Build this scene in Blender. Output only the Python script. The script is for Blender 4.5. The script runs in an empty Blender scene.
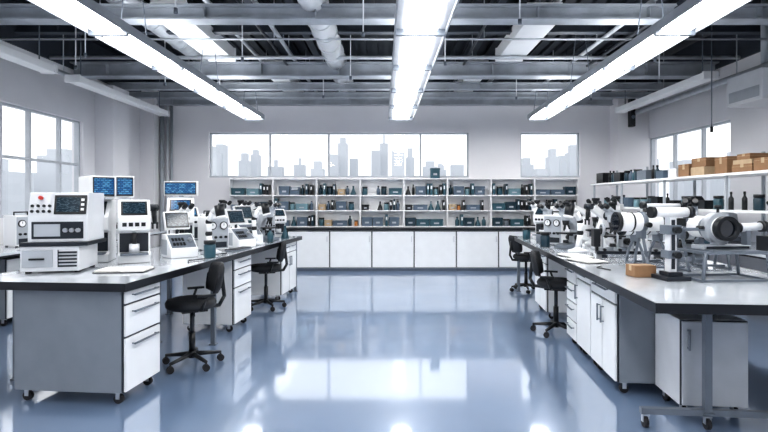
import bpy, bmesh, math, random
from mathutils import Vector, Matrix
random.seed(7)
S=bpy.context.scene
COL=S.collection
F=500.0; CX=390.0; CY=200.0; H=1.5
TILT=math.radians(-5.2)

# ------------------------------------------------------------ materials
def mat(name,c,rough=0.5,metal=0.0,noise=0.06,nscale=6.0,bump=0.0,emit=None,es=0.0,spec=None,coat=0.0):
    m=bpy.data.materials.new(name); m.use_nodes=True
    nt=m.node_tree; b=nt.nodes['Principled BSDF']
    b.inputs['Roughness'].default_value=rough; b.inputs['Metallic'].default_value=metal
    if spec is not None: b.inputs['Specular IOR Level'].default_value=spec
    if coat: b.inputs['Coat Weight'].default_value=coat; b.inputs['Coat Roughness'].default_value=0.05
    tc=nt.nodes.new('ShaderNodeTexCoord'); nz=nt.nodes.new('ShaderNodeTexNoise')
    nz.inputs['Scale'].default_value=nscale; nz.inputs['Detail'].default_value=4
    nt.links.new(tc.outputs['Object'],nz.inputs['Vector'])
    rp=nt.nodes.new('ShaderNodeValToRGB')
    rp.color_ramp.elements[0].position=0.3; rp.color_ramp.elements[1].position=0.7
    rp.color_ramp.elements[0].color=(*[max(0,v*(1-noise)) for v in c],1)
    rp.color_ramp.elements[1].color=(*[min(1,v*(1+noise)) for v in c],1)
    nt.links.new(nz.outputs['Fac'],rp.inputs['Fac']); nt.links.new(rp.outputs['Color'],b.inputs['Base Color'])
    if bump:
        bp=nt.nodes.new('ShaderNodeBump'); bp.inputs['Strength'].default_value=bump; bp.inputs['Distance'].default_value=0.01
        nt.links.new(nz.outputs['Fac'],bp.inputs['Height']); nt.links.new(bp.outputs['Normal'],b.inputs['Normal'])
    if emit:
        b.inputs['Emission Color'].default_value=(*emit,1); b.inputs['Emission Strength'].default_value=es
    return m
M={}
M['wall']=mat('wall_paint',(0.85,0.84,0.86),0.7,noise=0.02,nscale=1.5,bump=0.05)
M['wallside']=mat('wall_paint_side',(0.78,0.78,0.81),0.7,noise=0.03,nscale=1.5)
M['deck']=mat('ceiling_deck_paint',(0.016,0.021,0.029),0.6,noise=0.25,nscale=2)
M['beam']=mat('beam_paint',(0.38,0.41,0.45),0.5,noise=0.2,nscale=3)
M['beamd']=mat('joist_paint',(0.05,0.06,0.077),0.55,noise=0.15,nscale=3)
M['duct']=mat('duct_metal',(0.50,0.53,0.57),0.4,0.2,noise=0.12)
M['white']=mat('white_enamel',(0.86,0.87,0.88),0.3,noise=0.02)
M['shelfw']=mat('shelf_enamel',(0.90,0.90,0.91),0.4,noise=0.02)
M['white2']=mat('off_white_plastic',(0.70,0.72,0.75),0.35,noise=0.04)
M['cab']=mat('cabinet_enamel',(0.76,0.78,0.80),0.3,noise=0.02)
M['cabside']=mat('cabinet_grey_enamel',(0.20,0.225,0.26),0.35,noise=0.05)
M['wframe']=mat('window_frame_paint',(0.5,0.53,0.57),0.4)
M['grey']=mat('grey_plastic',(0.15,0.175,0.21),0.4)
M['lgrey']=mat('light_grey_plastic',(0.42,0.45,0.49),0.4)
M['wing']=mat('lamp_wing_enamel',(0.42,0.44,0.47),0.4)
M['black']=mat('black_plastic',(0.006,0.008,0.011),0.35)
M['fabric']=mat('black_upholstery',(0.009,0.011,0.015),0.7,nscale=60,bump=0.3)
M['navy']=mat('navy_plastic',(0.012,0.038,0.058),0.35)
M['teal']=mat('teal_plastic',(0.03,0.09,0.12),0.35)
M['pteal']=mat('pale_teal_plastic',(0.15,0.26,0.30),0.35)
M['bgrey']=mat('blue_grey_plastic',(0.09,0.13,0.18),0.4)
M['tan']=mat('tan_card',(0.46,0.35,0.23),0.8,nscale=20)
M['kraft']=mat('brown_card',(0.26,0.15,0.08),0.85,nscale=20)
M['orange']=mat('amber_plastic',(0.5,0.2,0.05),0.4)
M['red']=mat('red_plastic',(0.5,0.03,0.02),0.35)
M['steel']=mat('brushed_steel',(0.55,0.57,0.6),0.28,0.9)
M['frame']=mat('grey_steel_paint',(0.15,0.175,0.21),0.35,0.2)
M['dframe']=mat('dark_steel_paint',(0.022,0.028,0.038),0.35,0.2)
M['top']=mat('worktop_laminate',(0.60,0.64,0.69),0.12,noise=0.04,coat=0.6)
M['edge']=mat('worktop_edge',(0.006,0.008,0.012),0.4)
M['rubber']=mat('castor_rubber',(0.010,0.010,0.013),0.6)
M['lens']=mat('dark_lens_glass',(0.005,0.008,0.015),0.05,coat=1.0)
M['paper']=mat('paper',(0.85,0.84,0.8),0.8)
M['lamp']=mat('lamp_diffuser',(0.95,0.95,0.95),0.5,emit=(1.0,0.99,0.98),es=15.5)
M['upfill']=mat('added_upward_fill',(0.95,0.95,0.95),0.5,emit=(0.96,0.98,1.0),es=7.0)  # added glow, brightens beams and ducts above the lamps
M['ledge']=mat('plinth_blue_grey',(0.12,0.15,0.20),0.5)
M['city']=mat('haze_toned_concrete',(0.57,0.60,0.64),0.9,noise=0.04,nscale=0.05)  # distance haze is put into the pale colour
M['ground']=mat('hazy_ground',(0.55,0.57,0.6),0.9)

def floor_mat():
    m=mat('epoxy_floor',(0.205,0.295,0.45),0.1,noise=0.12,nscale=0.6,spec=1.0,coat=1.0)
    nt=m.node_tree;b=nt.nodes['Principled BSDF']
    b.inputs['Metallic'].default_value=0.15
    b.inputs['Coat IOR'].default_value=4.0; b.inputs['Coat Roughness'].default_value=0.065
    tc=nt.nodes.new('ShaderNodeTexCoord'); n=nt.nodes.new('ShaderNodeTexNoise'); n.inputs['Scale'].default_value=1.5; n.inputs['Detail'].default_value=5
    nt.links.new(tc.outputs['Object'],n.inputs['Vector'])
    mr=nt.nodes.new('ShaderNodeMapRange'); mr.inputs['To Min'].default_value=0.28; mr.inputs['To Max'].default_value=0.42
    nt.links.new(n.outputs['Fac'],mr.inputs['Value']); nt.links.new(mr.outputs['Result'],b.inputs['Roughness'])
    bp=nt.nodes.new('ShaderNodeBump'); bp.inputs['Strength'].default_value=0.012; bp.inputs['Distance'].default_value=0.02
    nt.links.new(n.outputs['Fac'],bp.inputs['Height']); nt.links.new(bp.outputs['Normal'],b.inputs['Normal']); nt.links.new(bp.outputs['Normal'],b.inputs['Coat Normal'])
    return m
M['floor']=floor_mat()
def glass_mat():
    m=bpy.data.materials.new('window_glass'); m.use_nodes=True; nt=m.node_tree; nt.nodes.clear()
    o=nt.nodes.new('ShaderNodeOutputMaterial'); mx=nt.nodes.new('ShaderNodeMixShader'); t=nt.nodes.new('ShaderNodeBsdfTransparent')
    g=nt.nodes.new('ShaderNodeBsdfGlossy'); g.inputs['Roughness'].default_value=0.02
    mx.inputs[0].default_value=0.02
    nt.links.new(t.outputs[0],mx.inputs[1]); nt.links.new(g.outputs[0],mx.inputs[2]); nt.links.new(mx.outputs[0],o.inputs[0]); return m
M['glass']=glass_mat()
def screen_mat(name,base,hi,sc):
    m=bpy.data.materials.new(name); m.use_nodes=True; nt=m.node_tree;b=nt.nodes['Principled BSDF']
    tc=nt.nodes.new('ShaderNodeTexCoord'); br=nt.nodes.new('ShaderNodeTexBrick')
    mp=nt.nodes.new('ShaderNodeMapping'); mp.inputs['Rotation'].default_value=(math.pi/2,0,0)
    nt.links.new(tc.outputs['Object'],mp.inputs['Vector']); nt.links.new(mp.outputs['Vector'],br.inputs['Vector'])
    br.inputs['Scale'].default_value=sc; br.inputs['Color1'].default_value=(*base,1); br.inputs['Color2'].default_value=(*hi,1)
    br.inputs['Mortar'].default_value=(base[0]*.2,base[1]*.2,base[2]*.3,1); br.inputs['Mortar Size'].default_value=0.04; br.inputs['Bias'].default_value=-0.3
    nt.links.new(br.outputs['Color'],b.inputs['Emission Color']); b.inputs['Emission Strength'].default_value=0.9
    b.inputs['Base Color'].default_value=(0.01,0.02,0.03,1); b.inputs['Roughness'].default_value=0.15
    return m
M['screen']=screen_mat('blue_screen',(0.01,0.10,0.28),(0.12,0.42,0.68),14)
M['lcd']=screen_mat('dark_lcd',(0.004,0.012,0.02),(0.10,0.16,0.2),30)

# ------------------------------------------------------------ mesh builder
class B:
    def __init__(s): s.bm=bmesh.new(); s.mats=[]; s.mi=0
    def m(s,k):
        mm=M[k]
        if mm not in s.mats: s.mats.append(mm)
        s.mi=s.mats.index(mm); return s
    def _n(s): s.bm.faces.ensure_lookup_table(); return len(s.bm.faces)
    def _t(s,n,smooth=None):
        s.bm.faces.ensure_lookup_table()
        for f in s.bm.faces[n:]:
            f.material_index=s.mi
            if smooth is True: f.smooth=True
    def box(s,x0,x1,y0,y1,z0,z1,mtx=None):
        n=s._n()
        vs=[s.bm.verts.new(Vector(p)) for p in [(x0,y0,z0),(x1,y0,z0),(x1,y1,z0),(x0,y1,z0),(x0,y0,z1),(x1,y0,z1),(x1,y1,z1),(x0,y1,z1)]]
        for q in [(0,3,2,1),(4,5,6,7),(0,1,5,4),(1,2,6,5),(2,3,7,6),(3,0,4,7)]: s.bm.faces.new([vs[i] for i in q])
        if mtx: bmesh.ops.transform(s.bm,matrix=mtx,verts=vs)
        s._t(n); return s
    def cyl(s,p0,p1,r0,r1=None,seg=16):
        n=s._n(); r1=r0 if r1 is None else r1
        p0=Vector(p0);p1=Vector(p1);d=(p1-p0).normalized()
        a=Vector((0,0,1)) if abs(d.z)<0.9 else Vector((1,0,0))
        u=d.cross(a).normalized(); v=d.cross(u)
        A=[];Bv=[]
        for i in range(seg):
            t=2*math.pi*i/seg; o=u*math.cos(t)+v*math.sin(t)
            A.append(s.bm.verts.new(p0+o*r0)); Bv.append(s.bm.verts.new(p1+o*r1))
        sf=[]
        for i in range(seg):
            j=(i+1)%seg; sf.append(s.bm.faces.new([A[i],Bv[i],Bv[j],A[j]]))
        for f in sf: f.smooth=True
        s.bm.faces.new(A); s.bm.faces.new(list(reversed(Bv)))
        s._t(n); return s
    def ring(s,c,ro,ri,y0,y1,seg=32):
        n=s._n(); c=Vector(c); R=[]
        for r,y in ((ro,y0),(ro,y1),(ri,y1),(ri,y0)):
            R.append([s.bm.verts.new(c+Vector((r*math.cos(2*math.pi*i/seg),y,r*math.sin(2*math.pi*i/seg)))) for i in range(seg)])
        for k in range(4):
            for i in range(seg):
                j=(i+1)%seg; f=s.bm.faces.new([R[k][i],R[k][j],R[(k+1)%4][j],R[(k+1)%4][i]])
                if k in (0,2): f.smooth=True
        s._t(n); return s
    def tube(s,pts,r,seg=8):
        for i in range(len(pts)-1): s.cyl(pts[i],pts[i+1],r,seg=seg)
        for p in pts[1:-1]: s.sph(p,r,seg=8)
        return s
    def sph(s,c,r,sc=(1,1,1),seg=14):
        n=s._n()
        mt=Matrix.Translation(c)@Matrix.Diagonal((sc[0],sc[1],sc[2],1))
        bmesh.ops.create_uvsphere(s.bm,u_segments=seg,v_segments=max(6,seg//2),radius=r,matrix=mt)
        s._t(n,True); return s
    def lathe(s,prof,c=(0,0,0),seg=16):
        n=s._n(); rings=[]
        for r,z in prof:
            rings.append([s.bm.verts.new(Vector((c[0]+r*math.cos(2*math.pi*i/seg),c[1]+r*math.sin(2*math.pi*i/seg),c[2]+z))) for i in range(seg)])
        for k in range(len(rings)-1):
            for i in range(seg):
                j=(i+1)%seg; f=s.bm.faces.new([rings[k][i],rings[k][j],rings[k+1][j],rings[k+1][i]]); f.smooth=True
        s.bm.faces.new(list(reversed(rings[0]))); s.bm.faces.new(rings[-1])
        s._t(n); return s
    def prism(s,poly,x0,x1):
        n=s._n()
        A=[s.bm.verts.new((x0,y,z)) for y,z in poly]; C=[s.bm.verts.new((x1,y,z)) for y,z in poly]
        k=len(poly)
        for i in range(k):
            j=(i+1)%k; s.bm.faces.new([A[i],A[j],C[j],C[i]])
        s.bm.faces.new(list(reversed(A))); s.bm.faces.new(C)
        s._t(n); return s
    def xf(s,mtx): bmesh.ops.transform(s.bm,matrix=mtx,verts=s.bm.verts[:]); return s
    def obj(s,name,parent=None,bevel=0.0,label=None,loc=None,rz=0.0):
        bmesh.ops.recalc_face_normals(s.bm,faces=s.bm.faces[:])
        me=bpy.data.meshes.new(name); s.bm.to_mesh(me); s.bm.free()
        for mm in s.mats: me.materials.append(mm)
        o=bpy.data.objects.new(name,me); COL.objects.link(o)
        if parent: o.parent=parent
        if bevel:
            bv=o.modifiers.new('bevel','BEVEL'); bv.width=bevel; bv.segments=2; bv.limit_method='ANGLE'; bv.angle_limit=math.radians(40)
        if label: o['label']=label
        if loc is not None: o.location=loc
        o.rotation_euler=(0,0,rz)
        return o
def b(k): x=B(); x.m(k); return x
def tag(o,label,cat,group=None,kind=None):
    o['label']=label; o['category']=cat
    if group: o['group']=group
    if kind: o['kind']=kind
    return o
def thing(name,label,cat,group=None):
    e=bpy.data.objects.new(name,None); e.empty_display_size=0.1; COL.objects.link(e)
    return tag(e,label,cat,group)
def put(o,x,y,z,rz=0.0,sc=None):
    o.location=(x,y,z); o.rotation_euler=(0,0,rz)
    if sc: o.scale=(sc,sc,sc)
    return o
def dup(o,x=None,y=None,z=None,rz=None,label=None,parent=None,sc=None):
    c=o.copy(); COL.objects.link(c)
    if parent: c.parent=parent
    for ch in o.children: dup(ch,parent=c)
    if x is not None: c.location=(x,y,z); c.rotation_euler=(0,0,rz or 0.0)
    if sc: c.scale=(sc,sc,sc)
    if label: c['label']=label
    return c
def pix(px,py,z):
    d=F*(z-H)/(CY-py); return ((px-CX)*d/F, d)
def struct(o): o['kind']='structure'; return o

# ------------------------------------------------------------ room shell
XL,XR,YB,YF,ZC=-5.4,5.55,11.1,-2.6,4.35
struct(b('floor').box(XL-.2,XR+.2,YF-.2,YB+.2,-0.2,0).obj('floor'))
ce=b('deck').box(XL-.2,XR+.2,YF-.2,YB+.2,ZC+.06,ZC+.25)
x=XL
while x<XR-0.2:
    ce.prism([(YF,ZC),(YB,ZC),(YB,ZC+.06),(YF,ZC+.06)],x,x+.11); x+=.22
struct(ce.obj('ceiling'))
def wall(name,axis,c0,c1,a0,a1,ops,k):
    w=b(k)
    def bx(u0,u1,z0,z1):
        if u1-u0<1e-4 or z1-z0<1e-4: return
        if axis=='x': w.box(u0,u1,c0,c1,z0,z1)
        else: w.box(c0,c1,u0,u1,z0,z1)
    u=a0
    for (p,q,z0,z1) in sorted(ops):
        bx(u,p,0,ZC); bx(p,q,0,z0); bx(p,q,z1,ZC); u=q
    bx(u,a1,0,ZC); return struct(w.obj(name))
W1=(-4.02,1.75,2.0,3.0); W2=(2.9,4.22,2.0,3.0)
WL=(1.0,8.8,1.25,2.88); WR=(8.15,10.75,1.3,2.82)
wall('wall_back','x',YB,YB+.2,XL-.2,XR+.2,[W1,W2],'wall')
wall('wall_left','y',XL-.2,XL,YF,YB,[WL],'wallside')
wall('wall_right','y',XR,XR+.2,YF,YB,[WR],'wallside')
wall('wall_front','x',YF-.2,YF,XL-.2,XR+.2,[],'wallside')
struct(b('beamd').box(XL,XR,YB-.03,YB,3.62,ZC).obj('trim_1'))
struct(b('beamd').box(XL,XL+.03,YF,YB-.03,3.72,ZC).obj('trim_2'))
struct(b('beamd').box(XR-.03,XR,YF,YB-.03,3.72,ZC).obj('trim_3'))
def window(name,axis,c,u0,u1,z0,z1,mull,trans=None):
    w=b('wframe'); t=.03
    def bx(a0,a1,y0,y1,d=.04):
        if axis=='x': w.box(a0,a1,c-d,c+d,y0,y1)
        else: w.box(c-d,c+d,a0,a1,y0,y1)
    bx(u0,u1,z0,z0+t*1.3,.07); bx(u0,u1,z1-t,z1); bx(u0,u0+t,z0,z1); bx(u1-t,u1,z0,z1)
    for m_ in mull: bx(m_-t*.6,m_+t*.6,z0,z1,.035)
    if trans: bx(u0,u1,trans-.02,trans+.02,.03)
    w.m('glass')
    if axis=='x': w.box(u0,u1,c-.004,c+.004,z0,z1)
    else: w.box(c-.004,c+.004,u0,u1,z0,z1)
    return struct(w.obj(name))
window('window_1','x',YB+.1,*W1,[-2.68,-1.37,0.68])
window('window_2','x',YB+.1,*W2,[])
window('window_3','y',XL-.1,*WL,[2.1,3.2,4.3,5.2,6.2,7.03,7.6,8.3],2.12)  # panes nearer the camera are an unseen stretch added for daylight
window('window_4','y',XR+.1,*WR,[9.0,9.9],2.1)
struct(b('wallside').box(XL,XL+.34,9.15,9.7,0,3.6).obj('trim_4'))
struct(b('wall').box(4.88,XR,10.72,YB,0,3.9).obj('trim_5'))
struct(b('wall').box(XL,XL+.3,10.8,YB,0,3.9).obj('trim_6'))
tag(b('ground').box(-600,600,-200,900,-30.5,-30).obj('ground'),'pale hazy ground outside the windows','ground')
def bld(x,y,w,d,h):
    r=random.random()
    q=b('city').box(-w/2,w/2,-d/2,d/2,0,h)
    if r<.4: q.box(-w*.3,w*.3,-d*.3,d*.3,h,h+random.uniform(2,4))
    elif r<.6: q.box(-w*.12,w*.12,-d*.1,d*.1,h,h+random.uniform(3,6))
    o=q.obj('office_building'); tag(o,'pale high-rise building in haze-toned colour outside the window','building',"hazy skyline buildings"); o.location=(x,y,-30)
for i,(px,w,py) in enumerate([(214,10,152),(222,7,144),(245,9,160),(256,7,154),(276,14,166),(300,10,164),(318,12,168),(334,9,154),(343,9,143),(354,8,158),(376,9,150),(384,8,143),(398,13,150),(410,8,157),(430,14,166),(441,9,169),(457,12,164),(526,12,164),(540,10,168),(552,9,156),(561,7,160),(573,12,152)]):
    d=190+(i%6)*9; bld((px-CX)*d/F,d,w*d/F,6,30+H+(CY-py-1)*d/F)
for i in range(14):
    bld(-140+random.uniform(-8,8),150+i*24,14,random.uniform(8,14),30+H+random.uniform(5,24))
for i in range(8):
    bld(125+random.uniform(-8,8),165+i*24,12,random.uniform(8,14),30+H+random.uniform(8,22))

# ------------------------------------------------------------ ceiling steel
def ibeam(y,z,h,w,k='beam',x0=XL+.03,x1=XR-.03):
    L=x1-x0
    q=b(k); t=.022
    q.box(0,L,-w/2,w/2,0,t); q.box(0,L,-w/2,w/2,h-t,h); q.box(0,L,-.012,.012,t,h-t)
    X=.6
    while X<L: q.box(X-.006,X+.006,-w/2+.01,w/2-.01,t,h-t); X+=1.3
    o=q.obj('ceiling_beam'); put(o,x0,y,z)
    return tag(o,'grey painted steel beam spanning under the dark ceiling deck','ceiling beam','steel ceiling beams')
for y,z,h,w in [(2.6,3.62,.3,.16),(5.9,3.60,.18,.2),(8.5,3.58,.24,.24),(9.55,3.6,.14,.1),(10.3,3.6,.12,.1),(10.98,3.58,.14,.12)]:
    ibeam(y,z,h,w)
for y in (4.2,7.2): ibeam(y,3.9,.2,.12,'beamd')
for i,xx in enumerate([-4.6,-3.7,-1.9,-1.35,.9,1.5,3.6,4.5]):
    q=b('beamd').box(-.06,.06,0,YB-YF-.06,0,.02).box(-.06,.06,0,YB-YF-.06,.18,.2).box(-.01,.01,0,YB-YF-.06,.02,.18)
    o=q.obj('ceiling_joist'); put(o,xx,YF+.03,ZC-.2)
    tag(o,'dark steel joist running along the ceiling deck','ceiling joist','ceiling joists')
def pipe(x,z,r,y0,y1,k='duct',ribs=0,name='ceiling_pipe',lab='round grey metal pipe running under the ceiling'):
    q=b(k).cyl((0,0,0),(0,y1-y0,0),r,seg=20)
    if ribs:
        y=0
        while y<y1-y0: q.cyl((0,y,0),(0,y+.03,0),r*1.08,seg=20); y+=ribs
    y=.5
    while y<y1-y0:
        q.box(-.006,.006,y-.006,y+.006,r,ZC-z); y+=2.0
    o=q.obj(name); put(o,x,y0,z); return tag(o,lab,'pipe')
pipe(-.92,3.88,.17,1.5,11.0,'white2',.5,'ventilation_duct','round ribbed ventilation duct running under the ceiling')
pipe(-3.3,4.0,.14,1.5,11.0,'duct',.9,'ventilation_duct','round ribbed ventilation duct running under the ceiling')
pipe(-2.35,4.05,.035,1,11.0,'duct'); pipe(2.15,4.05,.04,1,11.0,'duct')
pipe(-1.6,3.85,.03,1,11.0,'duct'); pipe(3.1,3.85,.03,1,11.0,'duct')
pipe(-1.75,3.80,.02,1,11.0,'dframe'); pipe(1.25,3.80,.02,1,11.0,'dframe'); pipe(3.35,3.78,.025,1,11.0,'dframe')
pipe(4.1,3.98,.09,1,10.9,'duct'); pipe(-4.9,3.4,.035,1,9.1,'duct'); pipe(5.2,3.35,.05,1,10.6,'duct')
for y,z,r in [(7.9,3.75,.03),(9.95,3.72,.035),(5.4,3.98,.03),(6.9,3.72,.015)]:
    q=b('duct').cyl((XL+.03,0,0),(XR-.03,0,0),r,seg=12)
    for xx in (-4,-1.6,1.3,4.1): q.box(xx-.006,xx+.006,-.006,.006,0,ZC-z)
    o=q.obj('ceiling_conduit'); put(o,0,y,z); tag(o,'thin light grey conduit crossing below the ceiling','conduit','ceiling conduits')
def trough(x,y0,y1,z,w=.42,h=.2):
    e=thing('ceiling_trough','light grey box-shaped duct hung under the ceiling','duct','hung ceiling ducts')
    L=y1-y0
    b('white').prism([(0,0),(L,0),(L,h),(0,h)],-w/2,w/2).box(-w/2-.015,w/2+.015,-.01,.03,-.01,h+.01).box(-w/2-.015,w/2+.015,L-.03,L+.01,-.01,h+.01).obj('housing',e,.008)
    for yy in (.2,L-.2): b('frame').cyl((0,yy,h),(0,yy,ZC-z),.008,seg=6).obj('hanger_rod',e)
    put(e,x,y0,z)
trough(-2.75,6.2,8.2,3.78); trough(-2.05,8.8,10.8,3.75,.34); trough(1.95,6.3,8.2,3.78); trough(1.55,8.8,10.7,3.75,.34)
trough(-4.2,4.7,5.6,3.82,.32,.15)
trough(-4.7,5.5,6.9,3.25,.2,.1); trough(-4.7,7.4,10.4,3.25,.2,.1); trough(4.9,5.2,6.2,3.35,.2,.1); trough(4.75,7.4,10.3,3.3,.2,.1)
hr=None
for x,y in [(-3.9,6.4),(-2.1,4.9),(-1.95,6.6),(-.3,5.6),(-.6,7.6),(.75,6.8),(1.35,5.2),(3.5,6.6),(4.2,7.8),(-3.6,8.0),(3.7,9.2),(-3.1,9.1),(-1.2,9.0),(2.3,9.1),(-4.4,7.0)]:
    if hr is None:
        e=thing('hanging_rod','thin pale rod hanging from the ceiling deck','rod','thin rods hanging from the ceiling')
        b('white2').cyl((0,0,0),(0,0,1.0),.008,seg=6).obj('rod',e); b('frame').cyl((0,0,-.02),(0,0,.03),.02,seg=10).obj('end_clip',e)
        hr=e
    else: e=dup(hr,x,y,0,0)
    put(e,x,y,ZC-1.0)

# ------------------------------------------------------------ main lamps
def linlamp(x0,x1,y0,y1,z,w,dw):
    e=thing('linear_ceiling_lamp','long white suspended linear lamp with glowing diffuser','ceiling lamp','long linear ceiling lamps')
    L=y1-y0; h=.10
    hs=b('wing'); hs.box(-w/2,w/2,0,L,.05,h).box(-w/2-.016,-w/2,0,L,.01,h).box(w/2,w/2+.016,0,L,.01,h)
    hs.box(-w/2,w/2,-.012,0,.01,h).box(-w/2,w/2,L,L+.012,.01,h).obj('lamp_housing',e)
    n=9
    for i in range(n):
        b('lamp').box(-dw/2,dw/2,i*L/n+.03,(i+1)*L/n-.03,.030,.049).obj('lamp_diffuser',e)
    for i in range(n+1):
        yy=min(max(i*L/n,.02),L-.02); b('grey').box(-w/2,w/2,yy-.02,yy+.02,-.012,.049).obj('divider',e)
    b('upfill').box(-w*.3,w*.3,.1,L-.1,h+.001,h+.01).obj('added_fill_strip',e)  # added strip throwing fill light up at the ceiling steel
    for i in range(6):
        yy=.3+i*(L-.6)/5
        for sx in (-w*.4,w*.4): b('frame').cyl((sx,yy,h),(sx*.2,yy,ZC-z),.006,seg=6).obj('suspension_cable',e)
    put(e,x0,y0,z,math.atan2(x0-x1,y1-y0))
linlamp(-2.78,-2.74,-1.6,10.1,3.12,.38,.27)  # all three stretched unseen behind the camera to brighten faces towards it
linlamp(.40,.22,-1.6,10.1,3.12,.48,.31)
linlamp(2.54,2.98,-1.6,10.1,3.12,.38,.27)

# ------------------------------------------------------------ castor + cabinets
def castor(parent,x,y,r=.035,k='rubber'):
    q=b(k).cyl((x-.014,y,r),(x+.014,y,r),r,seg=16).m('steel').box(x-.02,x-.015,y-.015,y+.015,r,.085).box(x+.015,x+.02,y-.015,y+.015,r,.085).box(x-.022,x+.022,y-.022,y+.022,.08,.088)
    q.obj('castor',parent)
def cabinet(w,d,h,fronts,lab,body='cab',front='cab',castors=True,name='drawer_cabinet',cat='cabinet',group=None):
    e=thing(name,lab,cat,group); z0=.09 if castors else .0
    q=b(body).box(-w/2,w/2,-d/2+.02,d/2,z0,h)
    q.obj('body',e,.005)
    b('dframe').box(-w/2+.003,w/2-.003,-d/2+.008,-d/2+.0195,z0+.003,h-.003).obj('front_frame',e)
    if castors:
        for sx in (-1,1):
            for sy in (-1,1): castor(e,sx*(w/2-.05),sy*(d/2-.07))
    for kd,fx0,fx1,fz0,fz1 in fronts:
        X0=-w/2+fx0*w+.008; X1=-w/2+fx1*w-.008; Z0=z0+fz0*(h-z0)+.008; Z1=z0+fz1*(h-z0)-.008
        p=b(front).box(X0,X1,-d/2-.01,-d/2+.0075,Z0,Z1).obj('drawer' if kd=='d' else 'door',e,.004)
        Y=-d/2-.01
        if kd=='d':
            hw=min(.16,(X1-X0)*.35); xc=(X0+X1)/2; zc=Z1-min(.05,(Z1-Z0)*.35)
            b('frame').cyl((xc-hw,Y-.028,zc),(xc+hw,Y-.028,zc),.008,seg=8).cyl((xc-hw+.01,Y-.028,zc),(xc-hw+.01,Y,zc),.005,seg=8).cyl((xc+hw-.01,Y-.028,zc),(xc+hw-.01,Y,zc),.005,seg=8).obj('handle',p,label='slim dark steel bar handle')
        else:
            xc=X1-.035 if kd=='l' else X0+.035
            zc=Z1-.12
            b('frame').cyl((xc,Y-.025,zc-.07),(xc,Y-.025,zc+.07),.008,seg=8).cyl((xc,Y-.025,zc-.06),(xc,Y,zc-.06),.005,seg=8).cyl((xc,Y-.025,zc+.06),(xc,Y,zc+.06),.005,seg=8).obj('handle',p,label='short upright dark steel handle')
    return e

# ------------------------------------------------------------ back counter + shelving
n=9; cw=.885; cx0=-3.92
M_bc=None
for i in range(n):
    xc=cx0+cw*(i+.5)
    if M_bc is None:
        e=thing('base_cabinet','white base cabinet with one door under the back counter','cabinet','base cabinets along the back counter')
        b('cab').box(-cw/2+.002,cw/2-.002,-.28,.3,.07,.87).obj('body',e)
        b('dframe').box(-cw/2+.002,cw/2-.002,-.289,-.2805,.08,.86).obj('front_frame',e)
        b('ledge').box(-cw/2+.002,cw/2-.002,-.24,.28,0,.07).obj('plinth',e,label='recessed blue-grey plinth')
        p=b('cab').box(-cw/2+.012,cw/2-.012,-.306,-.2895,.09,.84).obj('door',e,.004)
        b('steel').box(cw/2-.06,cw/2-.045,-.33,-.3065,.62,.74).obj('handle',p)
        put(e,xc,10.78,0); M_bc=e
    else: dup(M_bc,xc,10.78,0,0)
o=b('edge').box(0,n*cw+.04,0,.66,0,.04).obj('countertop',None,.004); put(o,cx0-.02,10.44,.871)
tag(o,'long black countertop over the white back cabinets','countertop')
CZ=.912
bw=.945; sx0=-3.48; nb=8; SD=.26; SY=10.82
bay=None
for i in range(nb):
    if bay is None:
        e=thing('shelf_unit','white open shelving bay standing on the back counter','shelf','white shelving bays on the counter')
        b('shelfw').box(.002,.016,0,SD,0,1.06).obj('side_panel',e); b('shelfw').box(bw-.016,bw-.002,0,SD,0,1.06).obj('side_panel',e)
        b('shelfw').box(.016,bw-.016,SD-.012,SD,0,1.06).obj('back_panel',e)
        for z in (0.0,.345,.675,1.035): b('shelfw').box(.016,bw-.016,0,SD-.012,z,z+.022).obj('shelf_board',e)
        put(e,sx0,SY,CZ); bay=e
    else: dup(bay,sx0+i*bw,SY,CZ,0)
lv=[CZ+.0225,CZ+.3675,CZ+.6975]
def item(kind,c,w,h):
    if kind=='bottle':
        q=b(c).lathe([(w*.5,0),(w*.5,h*.62),(w*.2,h*.76),(w*.2,h*.86)],seg=12).m('black').lathe([(w*.24,h*.86),(w*.24,h)],seg=12)
        o=q.obj('bottle'); tag(o,'small capped laboratory bottle on a white shelf','bottle')
    elif kind=='jar':
        q=b(c).lathe([(w*.46,0),(w*.5,h*.05),(w*.5,h*.72),(w*.42,h*.8)],seg=12).m('black').lathe([(w*.5,h*.8),(w*.5,h)],seg=12)
        o=q.obj('jar'); tag(o,'small jar with a dark screw lid on a white shelf','jar')
    elif kind=='flask':
        q=b(c).lathe([(w*.5,0),(w*.5,h*.1),(w*.14,h*.7),(w*.14,h*.95),(w*.2,h)],seg=12)
        o=q.obj('flask'); tag(o,'conical laboratory flask on a white shelf','flask')
    elif kind=='box':
        q=b(c).box(-w/2,w/2,-.08,.08,0,h*.8).box(-w/2-.005,w/2+.005,-.085,.085,h*.8,h).m('lgrey').box(-w*.2,w*.2,-.082,-.0801,h*.3,h*.5)
        o=q.obj('storage_box',None,.002); tag(o,'small lidded storage box with a pale label on a shelf','box')
    elif kind=='binder':
        q=b(c).box(-w/2,w/2,-.1,.1,0,h).m('white').box(-w*.3,w*.3,-.102,-.1,h*.5,h*.8)
        o=q.obj('binder',None,.002); tag(o,'upright dark ring binder with label on a shelf','binder')
    elif kind=='meter':
        q=b(c).prism([(-.08,0),(.08,0),(.08,h),(-.02,h),(-.08,h*.55)],-w/2,w/2).m('lgrey').prism([(-.078,h*.62),(-.032,h*.95),(-.034,h*.96),(-.08,h*.63)],-w*.35,w*.35)
        o=q.obj('bench_meter',None,.002); tag(o,'small wedge-shaped bench meter on a shelf','meter')
    return o
protos={}
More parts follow.
